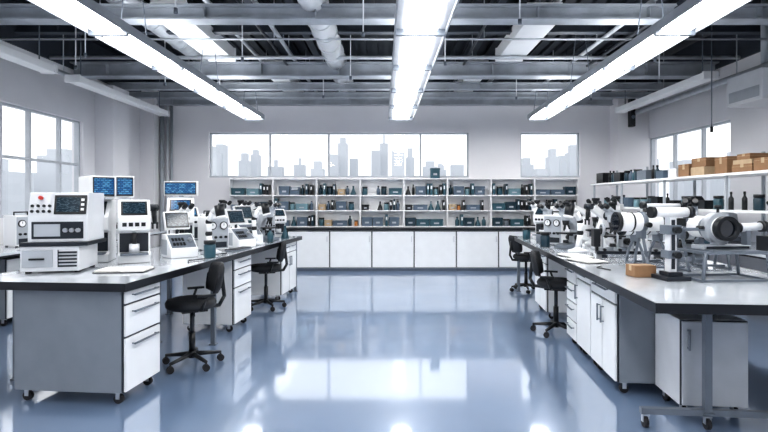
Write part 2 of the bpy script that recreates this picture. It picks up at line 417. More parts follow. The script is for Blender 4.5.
kinds=[('bottle','navy',.08,.22),('bottle','teal',.09,.2),('bottle','black',.06,.23),('bottle','white2',.08,.2),('jar','teal',.12,.18),('jar','navy',.12,.19),('jar','grey',.13,.15),('jar','orange',.08,.12),
('flask','teal',.13,.2),('box','navy',.22,.18),('box','teal',.28,.15),('box','bgrey',.22,.19),('box','black',.15,.12),('box','tan',.15,.13),('binder','navy',.05,.24),('binder','teal',.055,.25),('binder','black',.05,.22),('meter','black',.2,.18),('meter','bgrey',.2,.17),('meter','lgrey',.2,.17),('box','pteal',.26,.14),('jar','pteal',.11,.17),('bottle','bgrey',.08,.2),('flask','black',.12,.19),('box','teal',.2,.22),('box','bgrey',.3,.12)]
def getitem(i,x,y,z,rz,grp):
    k=kinds[i]
    if i not in protos: o=item(*k); protos[i]=o; put(o,x,y,z,rz)
    else: o=dup(protos[i],x,y,z,rz)
    o['group']=grp; return o
wts=[3,4,3,2,5,4,4,2,3,6,8,8,4,3,4,5,3,4,5,3,6,5,4,3,0,6]
for bi in range(nb):
    for li,z in enumerate(lv):
        x=sx0+bi*bw+.03; end=sx0+(bi+1)*bw-.03
        while x<end-.06:
            i=random.choices(range(len(kinds)),wts)[0]; w=kinds[i][2]+.012
            if x+w>end:
                i=random.choice([14,16]); w=.062
                if x+w>end: break
            if random.random()<.94: getitem(i,x+w/2,SY+.11,z,0,'laboratory supplies on the shelving bays')
            x+=w+random.choice([.005,.01,.01,.02,.04])
o=getitem(24,(435-CX)*10.9/F,SY+.11,CZ+1.0605,0,'laboratory supplies on the shelving bays'); o['label']='dark teal lidded box standing on top of the shelving'

# ------------------------------------------------------------ workbenches
def bench(name,xe,ye,L,Wd,side,legs,lab):
    e=thing(name,lab,'workbench'); 
    x0,x1=(min(0,side*Wd),max(0,side*Wd))
    b('top').box(x0+.012,x1-.012,.012,L-.012,.872,.90).obj('worktop',e)
    q=b('edge').box(x0,x1,0,.012,.842,.901).box(x0,x1,L-.012,L,.842,.901).box(x0,x0+.012,.012,L-.012,.842,.901).box(x1-.012,x1,.012,L-.012,.842,.901).box(x0+.012,x1-.012,.012,L-.012,.86,.871)
    q.obj('worktop_edge',e,label='black edge band around the worktop')
    for lx,ly in legs:
        b('frame').box(lx-.022,lx+.022,ly-.022,ly+.022,.0 if ly>.45 else .1,.86).box(lx-.035,lx+.035,ly-.035,ly+.035,0 if ly>.45 else .1,.012 if ly>.45 else .112).obj('leg',e)
    put(e,xe,ye,0,TILT); return e
def loc(xe,ye,lx,ly):
    c,s=math.cos(TILT),math.sin(TILT); return (xe+c*lx-s*ly, ye+s*lx+c*ly)
LB=(-1.89,3.57); RB=(1.54,2.9)
bench('workbench',*LB,4.75,1.35,-1,[(-1.28,.5),(-.09,1.62),(-1.28,1.62),(-1.28,2.9),(-1.28,4.65),(-.09,4.67),(-.7,1.62)],'long workbench with pale worktop and black edge, carrying analysers')
e=bench('workbench',*RB,5.45,1.45,1,[(.50,.42),(1.3,.42),(1.38,2.2),(1.38,5.35),(.09,5.35)],'long workbench with pale worktop and black edge, carrying optical instruments')
b('frame').box(.08,1.36,.40,.44,.09,.13).obj('foot_rail',e)
for lx in (.11,.50,1.3): castor(e,lx,.42,.035)
b('frame').box(.10,1.36,.40,.44,.80,.85).obj('crossbar',e)

R90=math.pi/2
def onbench(bn,lx,ly,z=0): x,y=loc(*bn,lx,ly); return x,y,z
CH=.838
c=cabinet(.47,.86,CH,[('d',0,1,.86,1),('d',0,1,.54,.86),('d',0,1,0,.54)],'slate grey drawer cabinet on castors with three pale drawers',body='cabside')
put(c,*onbench(LB,-.05-.43,.06+.235),R90+TILT)
c=cabinet(.52,.60,CH,[('d',0,1,.82,1),('d',0,1,.55,.82),('d',0,1,0,.55)],'pale drawer cabinet under the workbench with three drawers')
put(c,*onbench(LB,-.36,2.33),R90+TILT)
c=cabinet(.75,.60,CH,[('d',0,.5,.80,1),('d',0.5,1,.80,1),('l',0,.5,0,.80),('r',.5,1,0,.80)],'pale cupboard under the workbench with two doors')
put(c,*onbench(LB,-.36,4.2),R90+TILT)
c=cabinet(.62,.6,CH,[('d',0,1,.80,1),('l',0,.5,0,.80),('r',.5,1,0,.80)],'pale cupboard on castors under the workbench with one drawer',group='pale cupboards under the bench',body='cabside')
put(c,*onbench(RB,.12+.3,.97+.31),-R90+TILT)
c=cabinet(.44,.6,CH,[('d',0,1,.86,1),('r',0,1,0,.86)],'narrow pale cupboard on castors under the workbench',group='pale cupboards under the bench')
put(c,*onbench(RB,.12+.3,1.82),-R90+TILT)
c=cabinet(.36,.6,CH,[('d',0,1,.75,1),('d',0,1,.5,.75),('d',0,1,.25,.5),('d',0,1,0,.25)],'pale four-drawer cabinet on castors under the workbench')
put(c,*onbench(RB,.12+.3,2.23),-R90+TILT)
c=cabinet(.7,.6,CH,[('d',0,.5,.80,1),('d',0.5,1,.80,1),('l',0,.5,0,.80),('r',.5,1,0,.80)],'pale cupboard with two doors under the workbench')
put(c,*onbench(RB,.12+.3,3.75),-R90+TILT)
c=cabinet(.44,.40,.68,[('r',0,1,0,1)],'low grey mobile cabinet with one door under the bench end',body='white2',front='lgrey')  # paler body, darker door: lit side and shaded front put into colour
put(c,2.225,3.60,0,TILT)

# ------------------------------------------------------------ chairs (front = -y)
def chair():
    e=thing('laboratory_chair','black upholstered swivel chair on five castors','chair','black swivel chairs at the benches')
    bs=b('black')
    for i in range(5):
        a=2*math.pi*i/5+.3; dx,dy=math.cos(a),math.sin(a)
        bs.cyl((0,0,.105),(dx*.25,dy*.25,.08),.024,.014,seg=8)
    bs.cyl((0,0,.07),(0,0,.13),.035).obj('star_base',e)
    for i in range(5):
        a=2*math.pi*i/5+.3; x,y=math.cos(a)*.25,math.sin(a)*.25
        q=b('rubber').cyl((x-.022,y,.03),(x-.006,y,.03),.03,seg=14).cyl((x+.006,y,.03),(x+.022,y,.03),.03,seg=14).cyl((x-.022,y,.03),(x+.022,y,.03),.006,seg=8).cyl((x,y,.03),(x,y,.09),.008,seg=8); q.obj('castor',e)
    b('black').cyl((0,0,.13),(0,0,.3),.028).m('dframe').cyl((0,0,.3),(0,0,.5),.02).obj('gas_column',e)
    b('black').box(-.09,.09,-.1,.12,.49,.52).cyl((.08,0,.5),(.22,-.02,.49),.007,seg=6).obj('seat_mechanism',e)
    q=b('fabric'); q.lathe([(.19,0),(.225,.02),(.232,.05),(.215,.08),(.12,.088)],seg=28)
    q.xf(Matrix.Translation((0,-.01,.52))@Matrix.Diagonal((1.0,.95,1,1))); q.obj('seat',e)
    q=b('fabric'); bm=q.bm; fr=[];bk=[]
    nx,nz=9,7
    for k,off in ((0,-.03),(1,.03)):
        g=[]
        for iz in range(nz):
            v=iz/(nz-1); row=[]
            for ix in range(nx):
                u=ix/(nx-1)*2-1
                hw=.205*(1-.25*abs(2*v-1)**3)
                zz=.64+v*.28-0.02*abs(u)**3*(1 if v>.5 else -1)
                yy=.21+.05*v-.05*u*u+off*(1-.6*max(abs(u),abs(2*v-1))**4)
                row.append(bm.verts.new((u*hw,yy,zz)))
            g.append(row)
        (fr if k==0 else bk).extend(g)
    for iz in range(nz-1):
        for ix in range(nx-1):
            bm.faces.new([fr[iz][ix],fr[iz][ix+1],fr[iz+1][ix+1],fr[iz+1][ix]]); bm.faces.new([bk[iz][ix+1],bk[iz][ix],bk[iz+1][ix],bk[iz+1][ix+1]])
    def rim(g): return [g[0][i] for i in range(nx)]+[g[j][nx-1] for j in range(1,nz)]+[g[nz-1][i] for i in range(nx-2,-1,-1)]+[g[j][0] for j in range(nz-2,0,-1)]
    a_,b_=rim(fr),rim(bk)
    for i in range(len(a_)):
        j=(i+1)%len(a_); bm.faces.new([a_[i],a_[j],b_[j],b_[i]])
    for f in bm.faces: f.smooth=True
    q.obj('backrest',e)
    b('black').tube([(0,.08,.505),(0,.24,.52),(0,.285,.60),(0,.265,.78)],.018).box(-.03,.03,.245,.275,.68,.83).obj('backrest_support',e)
    for sx in (-1,1):
        b('black').tube([(sx*.16,.03,.52),(sx*.235,.04,.54),(sx*.24,.08,.65)],.012).box(sx*.24-.02,sx*.24+.02,.0,.15,.65,.668).obj('armrest',e)
    return e
ch=chair(); put(ch,-1.80,4.55,0,-R90+.55)
x,y=pix(266,308,0); dup(ch,x,y,0,-R90+.3)
x,y=pix(556,333,0); dup(ch,x,y,0,R90-.4)
x,y=pix(526,291,0); dup(ch,x,y,0,R90+.2)

# ------------------------------------------------------------ instruments
def microscope(k1='white',k2='white2',lab='white binocular microscope with black eyepieces on the bench'):
    e=thing('microscope',lab,'microscope','microscopes on the workbenches')
    b(k2).prism([(-.13,0),(.12,0),(.12,.04),(.05,.06),(-.13,.035)],-.09,.09).obj('base',e,.008)
    b(k1).prism([(.04,.04),(.12,.04),(.13,.2),(.10,.33),(-.02,.36),(-.06,.33),(-.04,.29),(.03,.27),(.06,.2)],-.035,.035).obj('arm',e,.01)
    b('black').box(-.085,.085,-.11,.04,.155,.172).box(-.02,.02,.03,.07,.13,.16).obj('stage',e,.003)
    b('black').cyl((0,-.045,.30),(0,-.045,.25),.04,.03).cyl((0,-.06,.25),(0,-.075,.19),.013,.009,seg=10).cyl((.02,-.03,.25),(.03,-.02,.205),.012,.009,seg=10).cyl((-.02,-.03,.25),(-.03,-.02,.205),.012,.009,seg=10).obj('nosepiece',e)
    b(k1).cyl((0,-.045,.3),(0,-.045,.37),.05).prism([(-.09,.35),(.01,.36),(.0,.42),(-.09,.42)],-.055,.055).obj('head',e,.006)
    b('black').cyl((0,-.045,.42),(0,-.045,.47),.03).cyl((0,-.045,.47),(0,-.045,.5),.04).obj('camera_port',e)
    for sx in (-.033,.033):
        b(k1).cyl((sx,-.06,.40),(sx,-.15,.455),.02).m('black').cyl((sx,-.14,.448),(sx,-.18,.474),.024,.02).obj('eyepiece',e,label='black binocular eyepiece')
    for sx in (-1,1):
        b('black').cyl((sx*.035,.085,.11),(sx*.075,.085,.11),.034).cyl((sx*.075,.085,.11),(sx*.09,.085,.11),.02).obj('focus_knob',e)
    b('black').cyl((0,-.045,.06),(0,-.045,.09),.032,.028).obj('lamp_condenser',e)
    return e
def big_machine():
    W=.22; s=.03
    e=thing('bench_analyser','stacked white bench analyser with dark display and red knob','analyser')
    b('white2').box(-W-.02,W-.03,-.22,.22,.015,.22).obj('lower_body',e,.006)
    b('dframe').box(-W-.02,W+.04,-.235,.23,.221,.252).obj('dark_slab',e,.003,label='dark slab between the two housings')
    for sx in (-W+.02,W-.06):
        for sy in (-.17,.17): b('rubber').cyl((sx,sy,0),(sx,sy,.016),.022).obj('rubber_foot',e)
    p=b('lgrey').box(-W-.005,.0,-.229,-.2205,.05,.19).obj('drawer',e,.003)
    b('black').box(-.17,-.06,-.242,-.2295,.11,.125).obj('handle',p)
    q=b('dframe')
    for i in range(5): q.box(.04,W-.045,-.228,-.2205,.05+i*.028,.064+i*.028)
    q.box(.035,.04,-.228,-.2205,.05,.19).obj('vent_panel',e)
    b('white2').prism([(-.21,.253),(.2,.253),(.2,.66),(-.17,.66),(-.21,.45)],-W+s,W+s).obj('upper_body',e,.006)
    a=math.atan2(.21,.04)
    mt=Matrix.Translation((s,-.21,.45))@Matrix.Rotation(-(math.pi/2-a),4,'X')
    def slant(q): return q.xf(mt)
    slant(b('black').box(-.03,W-.012,-.012,-.001,.03,.19)).obj('display_bezel',e,.003)
    slant(b('lcd').box(-.012,W-.06,-.015,-.0125,.05,.17)).obj('display_screen',e)
    slant(b('red').cyl((-.13,-.03,.165),(-.13,-.001,.165),.015)).obj('emergency_knob',e,label='round red push knob')
    for i in range(4):
        for j in range(2): slant(b('black').cyl((-.19+.042*i,-.012,.055+.045*j),(-.19+.042*i,-.001,.055+.045*j),.012,seg=12)).obj('control_knob',e)
    for i in range(3): slant(b('white').box(W-.05,W-.027,-.018,-.0125,.06+.04*i,.08+.04*i)).obj('button',e)
    b('dframe').box(-.19+s,.19+s,-.216,-.2105,.28,.42).obj('front_slot',e,.003)
    b('lgrey').box(-.17+s,.02+s,-.222,-.2165,.30,.40).obj('slot_tray',e)
    for i in range(3): b('steel').cyl((s+.06+.047*i,-.235,.35),(s+.06+.047*i,-.2165,.35),.018,seg=14).obj('control_knob',e)
    return e
def tower(w,d,h,lab,scr=True):
    e=thing('bench_analyser',lab,'analyser')
    b('white').prism([(-d/2,0),(d/2,0),(d/2,h),(-d*.1,h),(-d/2,h*.72),(-d/2,h*.52),(-d*.28,h*.48),(-d*.28,h*.16),(-d/2,h*.13)],-w/2,w/2).obj('body',e,.01)
    b('dframe').box(-w*.5-.003,-w*.5+.0,-d*.2,d*.4,.08,h*.3).obj('side_vent',e)
    b('dframe').box(-w*.44,w*.44,-d*.29,-d*.281,h*.17,h*.47).obj('chamber_back',e)
    L=math.hypot(d*.4,h*.28); a=math.atan2(h*.28,d*.4)
    mt=Matrix.Translation((0,-d/2,h*.72))@Matrix.Rotation(-(math.pi/2-a),4,'X')
    b('black').box(-w*.4,w*.4,-.01,-.001,L*.12,L*.88).xf(mt).obj('display_bezel',e,.003)
    b('screen' if scr else 'lcd').box(-w*.34,w*.34,-.013,-.0105,L*.2,L*.8).xf(mt).obj('display_screen',e)
    for i in range(4): b('black').box(-w*.36+i*w*.19,-w*.36+i*w*.19+w*.13,-d/2-.006,-d/2-.001,h*.58,h*.64).obj('button',e)
    b('white2').cyl((0,-d*.4,h*.16),(0,-d*.4,h*.3),w*.16).m('black').cyl((0,-d*.4,h*.3),(0,-d*.4,h*.48),w*.07).obj('sample_holder',e)
    b('grey').box(-w*.42,w*.42,-d/2-.06,-d*.3,h*.13,h*.16).obj('sample_tray',e,.002)
    return e
def console(w,d,h,lab):
    e=thing('test_console',lab,'console','wedge test consoles on the bench')
    b('white').prism([(-d/2,0),(d/2,0),(d/2,h*.52),(d*.1,h*.52),(-d/2,h*.2)],-w/2,w/2).obj('body',e,.008)
    b('lgrey').box(-w/2-.004,-w/2-.0005,-d*.1,d*.45,h*.06,h*.4).obj('side_panel',e)
    L=math.hypot(d*.6,h*.32); a=math.atan2(h*.32,d*.6)
    mt=Matrix.Translation((0,-d/2,h*.2))@Matrix.Rotation(a,4,'X')
    b('grey').box(-w*.44,w*.44,L*.08,L*.92,.001,.006).xf(mt).obj('keypad_plate',e)
    for i in range(4):
        for j in range(2): b('black').box(-w*.36+i*w*.12,-w*.36+i*w*.12+w*.08,L*(.2+.3*j),L*(.38+.3*j),.0065,.014).xf(mt).obj('key',e)
    b('steel').cyl((w*.28,L*.5,.0065),(w*.28,L*.5,.03),w*.08,seg=18).xf(mt).obj('control_knob',e)
    b('dframe').cyl((0,d*.28,h*.52),(0,d*.28,h*.74),.016,seg=12).obj('screen_arm',e)
    mt=Matrix.Translation((0,d*.22,h*.62))@Matrix.Rotation(-.35,4,'X')
    b('white').box(-w*.46,w*.46,-.02,.02,0,h*.42).xf(mt).obj('screen_casing',e,.006)
    b('black').box(-w*.42,w*.42,-.024,-.0205,h*.03,h*.39).xf(mt).obj('bezel',e)
    b('lcd').box(-w*.38,w*.38,-.027,-.0245,h*.06,h*.36).xf(mt).obj('screen',e)
    return e
def gauge_box(w,d,h,lab):
    e=thing('gauge_instrument',lab,'instrument')
    b('white').box(-w/2,w/2,-d/2,d/2,.012,h).obj('body',e,.01)
    b('lgrey').box(-w/2+.012,w/2-.012,-d/2-.006,-d/2-.0005,.03,h-.02).obj('front_panel',e,.002)
    for sx in (-w*.24,w*.24):
        b('black').cyl((sx,-d/2-.02,h*.74),(sx,-d/2-.0065,h*.74),w*.17,seg=24).m('white').cyl((sx,-d/2-.022,h*.74),(sx,-d/2-.0205,h*.74),w*.13,seg=24).m('black').box(sx-.003,sx+.003,-d/2-.024,-d/2-.0225,h*.74,h*.74+w*.1).obj('dial_gauge',e)
    for i in range(4): b('black').cyl((-w*.33+i*w*.22,-d/2-.028,h*.4),(-w*.33+i*w*.22,-d/2-.0065,h*.4),w*.055,seg=14).obj('control_knob',e)
    b('dframe').box(-w*.38,w*.38,-d/2-.012,-d/2-.0065,h*.1,h*.26).obj('socket_strip',e)
    b('black').tube([(-w*.3,0,h),(-w*.3,0,h+.04),(w*.3,0,h+.04),(w*.3,0,h)],.009).obj('carry_handle',e)
    for sx in (-1,1):
        for sy in (-1,1): b('rubber').cyl((sx*w*.4,sy*d*.4,0),(sx*w*.4,sy*d*.4,.013),.015,seg=10).obj('rubber_foot',e)
    return e
def robot():
    e=thing('robotic_arm','white articulated robotic arm with dark joints on a round base','robotic arm','articulated arms on the benches')
    b('white2').lathe([(.10,0),(.10,.04),(.07,.06),(.06,.12)],seg=24).obj('base',e)
    b('white').prism([(-.05,.12),(.05,.12),(.12,.40),(.05,.42),(-.03,.22)],-.035,.035).obj('lower_link',e,.012)
    b('dframe').cyl((-.06,.08,.40),(.06,.08,.40),.05,seg=20).obj('elbow_joint',e)
    b('white').prism([(.06,.36),(.10,.44),(-.20,.55),(-.23,.50)],-.03,.03).obj('upper_link',e,.012)
    b('dframe').cyl((-.045,-.21,.52),(.045,-.21,.52),.036,seg=18).obj('wrist_joint',e)
    b('black').cyl((0,-.22,.50),(0,-.24,.36),.028,.02,seg=14).box(-.03,-.02,-.25,-.23,.30,.36).box(.02,.03,-.25,-.23,.30,.36).box(-.032,.032,-.252,-.228,.352,.368).obj('gripper',e)
    return e
def lens_bench():
    e=thing('optical_rail','dark optical rail with upright lens holders and a slim tube','instrument','optical rails on the bench')
    b('dframe').box(-.32,.32,-.035,.035,.03,.06).box(-.29,-.24,-.09,.09,0,.03).box(.24,.29,-.09,.09,0,.03).obj('rail',e,.003)
    for i,X in enumerate((-.26,-.12,.02,.2)):
        hh=.26+.05*(i%2)
        q=b('lgrey').box(X-.022,X+.022,-.045,.045,.061,.09).cyl((X,0,.09),(X,0,hh-.05),.010,seg=10).cyl((X-.012,0,hh),(X+.012,0,hh),.058,seg=26)
        q.m('lens').cyl((X-.014,0,hh),(X-.0125,0,hh),.045,seg=26); q.obj('lens_holder',e)
        b('black').cyl((X,-.045,.075),(X,-.08,.075),.014,seg=12).obj('clamp_knob',e)
    b('white2').cyl((.04,0,.28),(.19,0,.30),.03,seg=20).obj('tube',e)
    b('black').box(-.35,-.29,-.05,.05,.10,.27).box(-.325,-.3,-.02,.02,.05,.10).obj('detector_head',e,.004)
    return e
def monitor(w,h,lab,post=.1,deep=.05):
    e=thing('monitor',lab,'monitor')
    b('white').box(-w/2,w/2,-.02,deep,post,post+h).box(-w*.4,w*.4,deep,deep+.03,post+h*.12,post+h*.88).obj('casing',e,.008)
    b('black').box(-w/2+.012,w/2-.012,-.024,-.0205,post+.015,post+h-.012).obj('bezel',e)
    b('screen').box(-w/2+.022,w/2-.022,-.027,-.0245,post+.03,post+h-.025).obj('screen',e,label='lit blue display with data rows')
    b('lgrey').box(-w*.3,w*.3,-.08,.1,0,.015).box(-.025,.025,.0,.03,.015,post).obj('stand',e,.003)
    return e
def optical(L=.62,r=.105,z=.37,lab='grey-white tubular optical instrument with black rings on open legs',k='white'):
    e=thing('optical_instrument',lab,'instrument','tubular optical instruments on the bench')
    for sx in (-L*.22,L*.16):
        q=b('grey')
        q.tube([(sx,-.12,.01),(sx,-.09,.12),(sx,-.03,z-r-.05)],.013).tube([(sx,.12,.01),(sx,.09,.12),(sx,.03,z-r-.05)],.013).box(sx-.012,sx+.012,-.13,.13,0,.014)
        q.box(sx-.02,sx+.02,-.045,.045,z-r-.06,z-r+.01).cyl((sx-.018,0,z),(sx+.018,0,z),r*1.12,seg=28)
        q.obj('support_leg',e)
        b('black').cyl((sx,-r*1.1,z-.02),(sx,-r*1.1-.05,z-.02),.022).obj('clamp_knob',e)
    b('grey').box(-L*.26,L*.20,-.012,.012,.012,.03).obj('tie_bar',e)
    b(k).cyl((-L*.45,0,z),(L*.28,0,z),r,seg=32).m('white2').cyl((L*.28,0,z),(L*.36,0,z),r*.7,seg=32).obj('barrel',e)
    b('black').cyl((-L*.47,0,z),(-L*.44,0,z),r*1.08,seg=32).obj('front_ring',e)
    for t in (-.33,-.05,.26): b('black').cyl((L*t,0,z),(L*t+.014,0,z),r*1.04,seg=32).obj('band_ring',e)
    b('lens').cyl((-L*.475,0,z),(-L*.47,0,z),r*.9,seg=32).obj('lens',e,label='dark round front lens')
    b('grey').cyl((L*.36,0,z),(L*.41,0,z),r*.6,seg=24).cyl((L*.41,0,z),(L*.46,0,z),r*.4,seg=20).cyl((L*.46,0,z),(L*.50,0,z),r*.52,seg=20).obj('eyepiece',e)
    b('black').box(L*.06,L*.14,-r-.03,-r*.8,z-.03,z+.035).obj('control_block',e,.003)
    b('dframe').box(-.1,-.085,-.01,.01,z+r*.8,z+r*1.7).box(.06,.075,-.01,.01,z+r*.7,z+r*1.7).m('white2').cyl((-.16,0,z+r*1.75),(.14,0,z+r*1.75),.018).m('black').cyl((.14,0,z+r*1.75),(.18,0,z+r*1.75),.025).cyl((-.2,0,z+r*1.75),(-.16,0,z+r*1.75),.027).obj('finder_scope',e)
    return e
def clamp_rig():
    e=thing('clamp_rig','black-lensed round optical head in a ring mount on an open frame','instrument')
    st=b('grey')
    x0,x1,y0,y1,h=-.06,.42,-.15,.15,.22; t=.013
    for X,sg in ((x0,-1),(x1,1)):
        for Y in (y0,y1): st.tube([(X+sg*.02,Y,.012),(X,Y,h)],.013)
    for Y in (y0,y1):
        st.box(x0,x1,Y-t*.8,Y+t*.8,h-.02,h); st.box(x0-.02,x1+.02,Y-t*.6,Y+t*.6,.0,.016)
    for X in (x0,x1): st.box(X-t*.8,X+t*.8,y0,y1,h-.02,h)
    for X in (x0-.02,x1+.02): st.box(X-t*.6,X+t*.6,y0,y1,0,.016)
    st.box(.0,.36,y0,y1,h-.012,h+.006).obj('open_frame',e)
    b('lgrey').box(.0,.38,-.05,.09,h+.007,h+.035).m('dframe').box(.02,.36,-.056,-.0505,h+.012,h+.03).obj('slide_rail',e,.004)
    cz=h+.165
    q=b('lgrey').ring((.15,0,cz),.118,.086,-.035,.035,seg=40).box(.12,.18,-.035,.045,h+.036,cz-.105)
    q.obj('ring_mount',e,label='light grey ring mount')
    b('white').cyl((.15,-.06,cz),(.15,.24,cz),.084,seg=36).m('grey').cyl((.15,.08,cz),(.15,.10,cz),.088,seg=36).obj('optic_barrel',e)
    b('black').ring((.15,0,cz),.092,.066,-.11,-.06,seg=40).obj('lens_ring',e)
    b('lens').cyl((.15,-.09,cz),(.15,-.08,cz),.068,seg=36).obj('lens',e,label='dark round front lens')
    for X,sg in ((.035,-1),(.265,1)): b('black').cyl((X,0,cz),(X+sg*.05,0,cz),.018).obj('clamp_screw',e)
    b('black').cyl((.15,0,cz+.115),(.15,0,cz+.15),.010).cyl((.15,0,cz+.15),(.15,0,cz+.175),.026).obj('top_screw',e)
    b('dframe').box(-.32,-.13,-.10,.10,0,.03).box(-.28,-.17,-.06,.06,.03,.06).obj('heavy_base',e,.005)
    b('white2').box(-.255,-.20,-.03,.03,.06,.47).m('dframe').box(-.242,-.213,-.034,-.0305,.08,.45).obj('upright_post',e,.003)
    b('grey').box(-.275,-.18,-.05,.05,.16,.22).obj('post_clamp',e,.003)
    b('grey').box(-.28,-.175,-.055,.055,.34,.41).box(-.175,.035,-.016,.016,.365,.388).obj('post_bracket',e,.004)
    for z in (.19,.375): b('black').cyl((-.228,-.055,z),(-.228,-.10,z),.024).obj('adjustment_knob',e)
    b('white').cyl((-.36,0,.505),(-.10,0,.505),.038,seg=24).m('black').cyl((-.10,0,.505),(-.06,0,.505),.045,seg=24).cyl((-.39,0,.505),(-.36,0,.505),.044,seg=24).obj('viewing_tube',e)
    b('white2').cyl((.33,.01,cz),(.50,.01,cz+.01),.034,.03,seg=24).m('black').cyl((.50,.01,cz+.01),(.54,.01,cz+.01),.042,seg=24).cyl((.315,.01,cz),(.33,.01,cz),.04,seg=24).obj('side_barrel',e)
    b('grey').box(.37,.40,-.02,.04,h+.03,cz-.02).obj('side_barrel_support',e)
    return e
def armstand():
    e=thing('inspection_arm','white curved inspection arm with black round head on a heavy base','instrument','curved inspection arms')
    b('white2').lathe([(.1,0),(.1,.02),(.05,.035),(.03,.05)],seg=24).obj('base',e)
    b('white').tube([(0,0,.04),(0,.03,.18),(0,.03,.32),(0,-.02,.42),(0,-.10,.46)],.028,seg=14).obj('curved_arm',e)
    b('black').cyl((0,-.10,.49),(0,-.12,.38),.05,.045,seg=20).m('white').cyl((0,-.12,.38),(0,-.125,.36),.05,seg=20).obj('scope_head',e)
    b('black').sph((0,.03,.2),.036).obj('joint',e); b('black').sph((0,.03,.32),.034).obj('joint',e)
    return e

LBZ=.902
def onL(lx,ly,dz=0): x,y=loc(*LB,lx,ly); return x,y,LBZ+dz
def onR(lx,ly,dz=0): x,y=loc(*RB,lx,ly); return x,y,LBZ+dz
m1=big_machine(); put(m1,-2.80,4.30,LBZ,.22)
t=tower(.34,.34,.60,'tall white bench analyser with slanted display behind the stack',False); put(t,-2.92,4.92,LBZ,.3)
mo=monitor(.22,.21,'boxy white monitor with glowing blue screen on an analyser',.02,.30); put(mo,-2.79,4.86,LBZ+.601,.9)
t=tower(.28,.34,.60,'white bench analyser with sample tray on the workbench',False); put(t,-2.50,4.88,LBZ,.5)
mo2=monitor(.17,.21,'small white monitor with glowing blue screen on an analyser',.02,.14); put(mo2,-2.60,4.90,LBZ+.601,.55)
cs=console(.28,.28,.46,'white wedge console with a tilted screen on the workbench'); put(cs,-2.22,5.28,LBZ,.75)
t=tower(.30,.36,.62,'white bench analyser with blue display beside the microscopes'); put(t,-2.56,6.12,LBZ,.35)
mo3=monitor(.4,.18,'wide monitor with glowing blue screen on top of an analyser',.03,.05); put(mo3,-2.6,6.22,LBZ+.621,.1)
t=tower(.26,.34,.5,'compact white bench analyser near the bench end'); put(t,-2.74,6.75,LBZ,.6)
rb=robot(); put(rb,*onL(-.90,1.66),1.0)
gb=gauge_box(.28,.24,.40,'white gauge box with two round dials and knobs'); put(gb,*onL(-.44,2.38),.75)
dup(gb,*onL(-1.0,3.5),.5)
put(gauge_box(.2,.22,.5,'tall narrow gauge box with round dials on the workbench'),*onL(-.42,4.2),.7)
dup(cs,*onL(-.42,3.42),.9,sc=1.1); dup(cs,*onL(-.28,2.80),1.0)
ms=microscope(); put(ms,*onL(-.66,2.0),.9,1.15)
msd=microscope('lgrey','grey','grey and black binocular microscope on the workbench'); put(msd,*onR(.38,3.38),-1.0,1.15)
dup(ms,*onL(-.70,3.78),1.0,sc=1.2); dup(msd,*onL(-.28,3.82),1.2,sc=1.15); dup(ms,*onL(-1.1,4.05),.9,sc=1.2)
ar=armstand(); put(ar,*onL(-.30,2.02),1.2,1.1)
for lx,ly,rz in [(-.98,4.55,1.1),(-.18,3.12,1.6)]: dup(ar,*onL(lx,ly),rz,sc=1.1)
dup(rb,*onL(-.72,3.02),.8); dup(rb,*onL(-.80,4.35),1.3)
t=tower(.26,.26,.45,'compact white analyser with dark display at the bench end',False); put(t,*onL(-.38,4.56),.6)
# right bench
for lx,ly,rz,s in [(.38,5.1,-1.1,1.2),(1.2,4.0,-.9,1.3),(.85,3.78,-.7,1.25)]: dup(ms,*onR(lx,ly),rz,sc=s)
for lx,ly,rz,s in [(.4,4.42,-1.3,1.1),(.8,4.9,-.9,1.2),(.78,2.88,-1.2,1.15),(1.22,2.15,-.5,1.25)]: dup(msd,*onR(lx,ly),rz,sc=s)
for lx,ly,rz in [(.75,5.25,-1.3),(.62,4.1,-1.4),(1.25,2.6,-1.2),(.36,2.9,-1.2)]: dup(ar,*onR(lx,ly),rz,sc=1.1)
for lx,ly,rz,s in [(.85,4.45,-1.2,1.0),(.74,3.34,-1.0,1.0),(1.12,2.98,-.4,1.05),(1.2,4.6,-.8,1.05)]: dup(rb,*onR(lx,ly),rz,sc=s)
for lx,ly,rz in [(.36,3.84,-.9),(1.2,3.45,-.5)]: dup(gb,*onR(lx,ly),rz)
t=tower(.26,.30,.5,'white analyser with dark display among the optical instruments',False); put(t,*onR(.40,4.76),-.8)
op=optical(.90,.080,.41,'long white telescope-like tube with black rings on two open supports'); put(op,*onR(.68,1.46),.04)
op2=optical(.66,.06,.33,k='white2'); put(op2,*onR(.74,1.92),.25)
lb=lens_bench(); put(lb,*onR(.76,2.40),-.1,1.1)
op3=optical(.50,.05,.30,'short grey tubular scope on open supports on the workbench',k='lgrey'); put(op3,*onR(1.16,1.72-.1),-.1)
rg=clamp_rig(); put(rg,*onR(.72,.96),.08)
def small_box(w,d,h,k,lab,name='cardboard_box'):
    q=b(k).box(-w/2,w/2,-d/2,d/2,0,h).m('tan').box(-w/2-.001,w/2+.001,-.02,.02,h*.5,h+.001)
    return tag(q.obj(name,None,.003),lab,'box')
o=small_box(.17,.14,.09,'kraft','small brown cardboard box on the workbench'); put(o,1.97,3.93,LBZ,.05)
def pad():
    e=thing('notebook','open notebook with white pages on the workbench','notebook')
    b('black').box(-.2,.2,-.13,.13,0,.006).obj('cover',e); b('paper').box(-.19,-.004,-.12,.12,.006,.02).box(.004,.19,-.12,.12,.006,.02).obj('pages',e); return e
p=pad(); put(p,-2.24,4.22,LBZ,.1)
dup(p,*onR(.20,2.42),-1.4,sc=.9); dup(p,*onR(.20,2.0),-1.3,sc=.9)
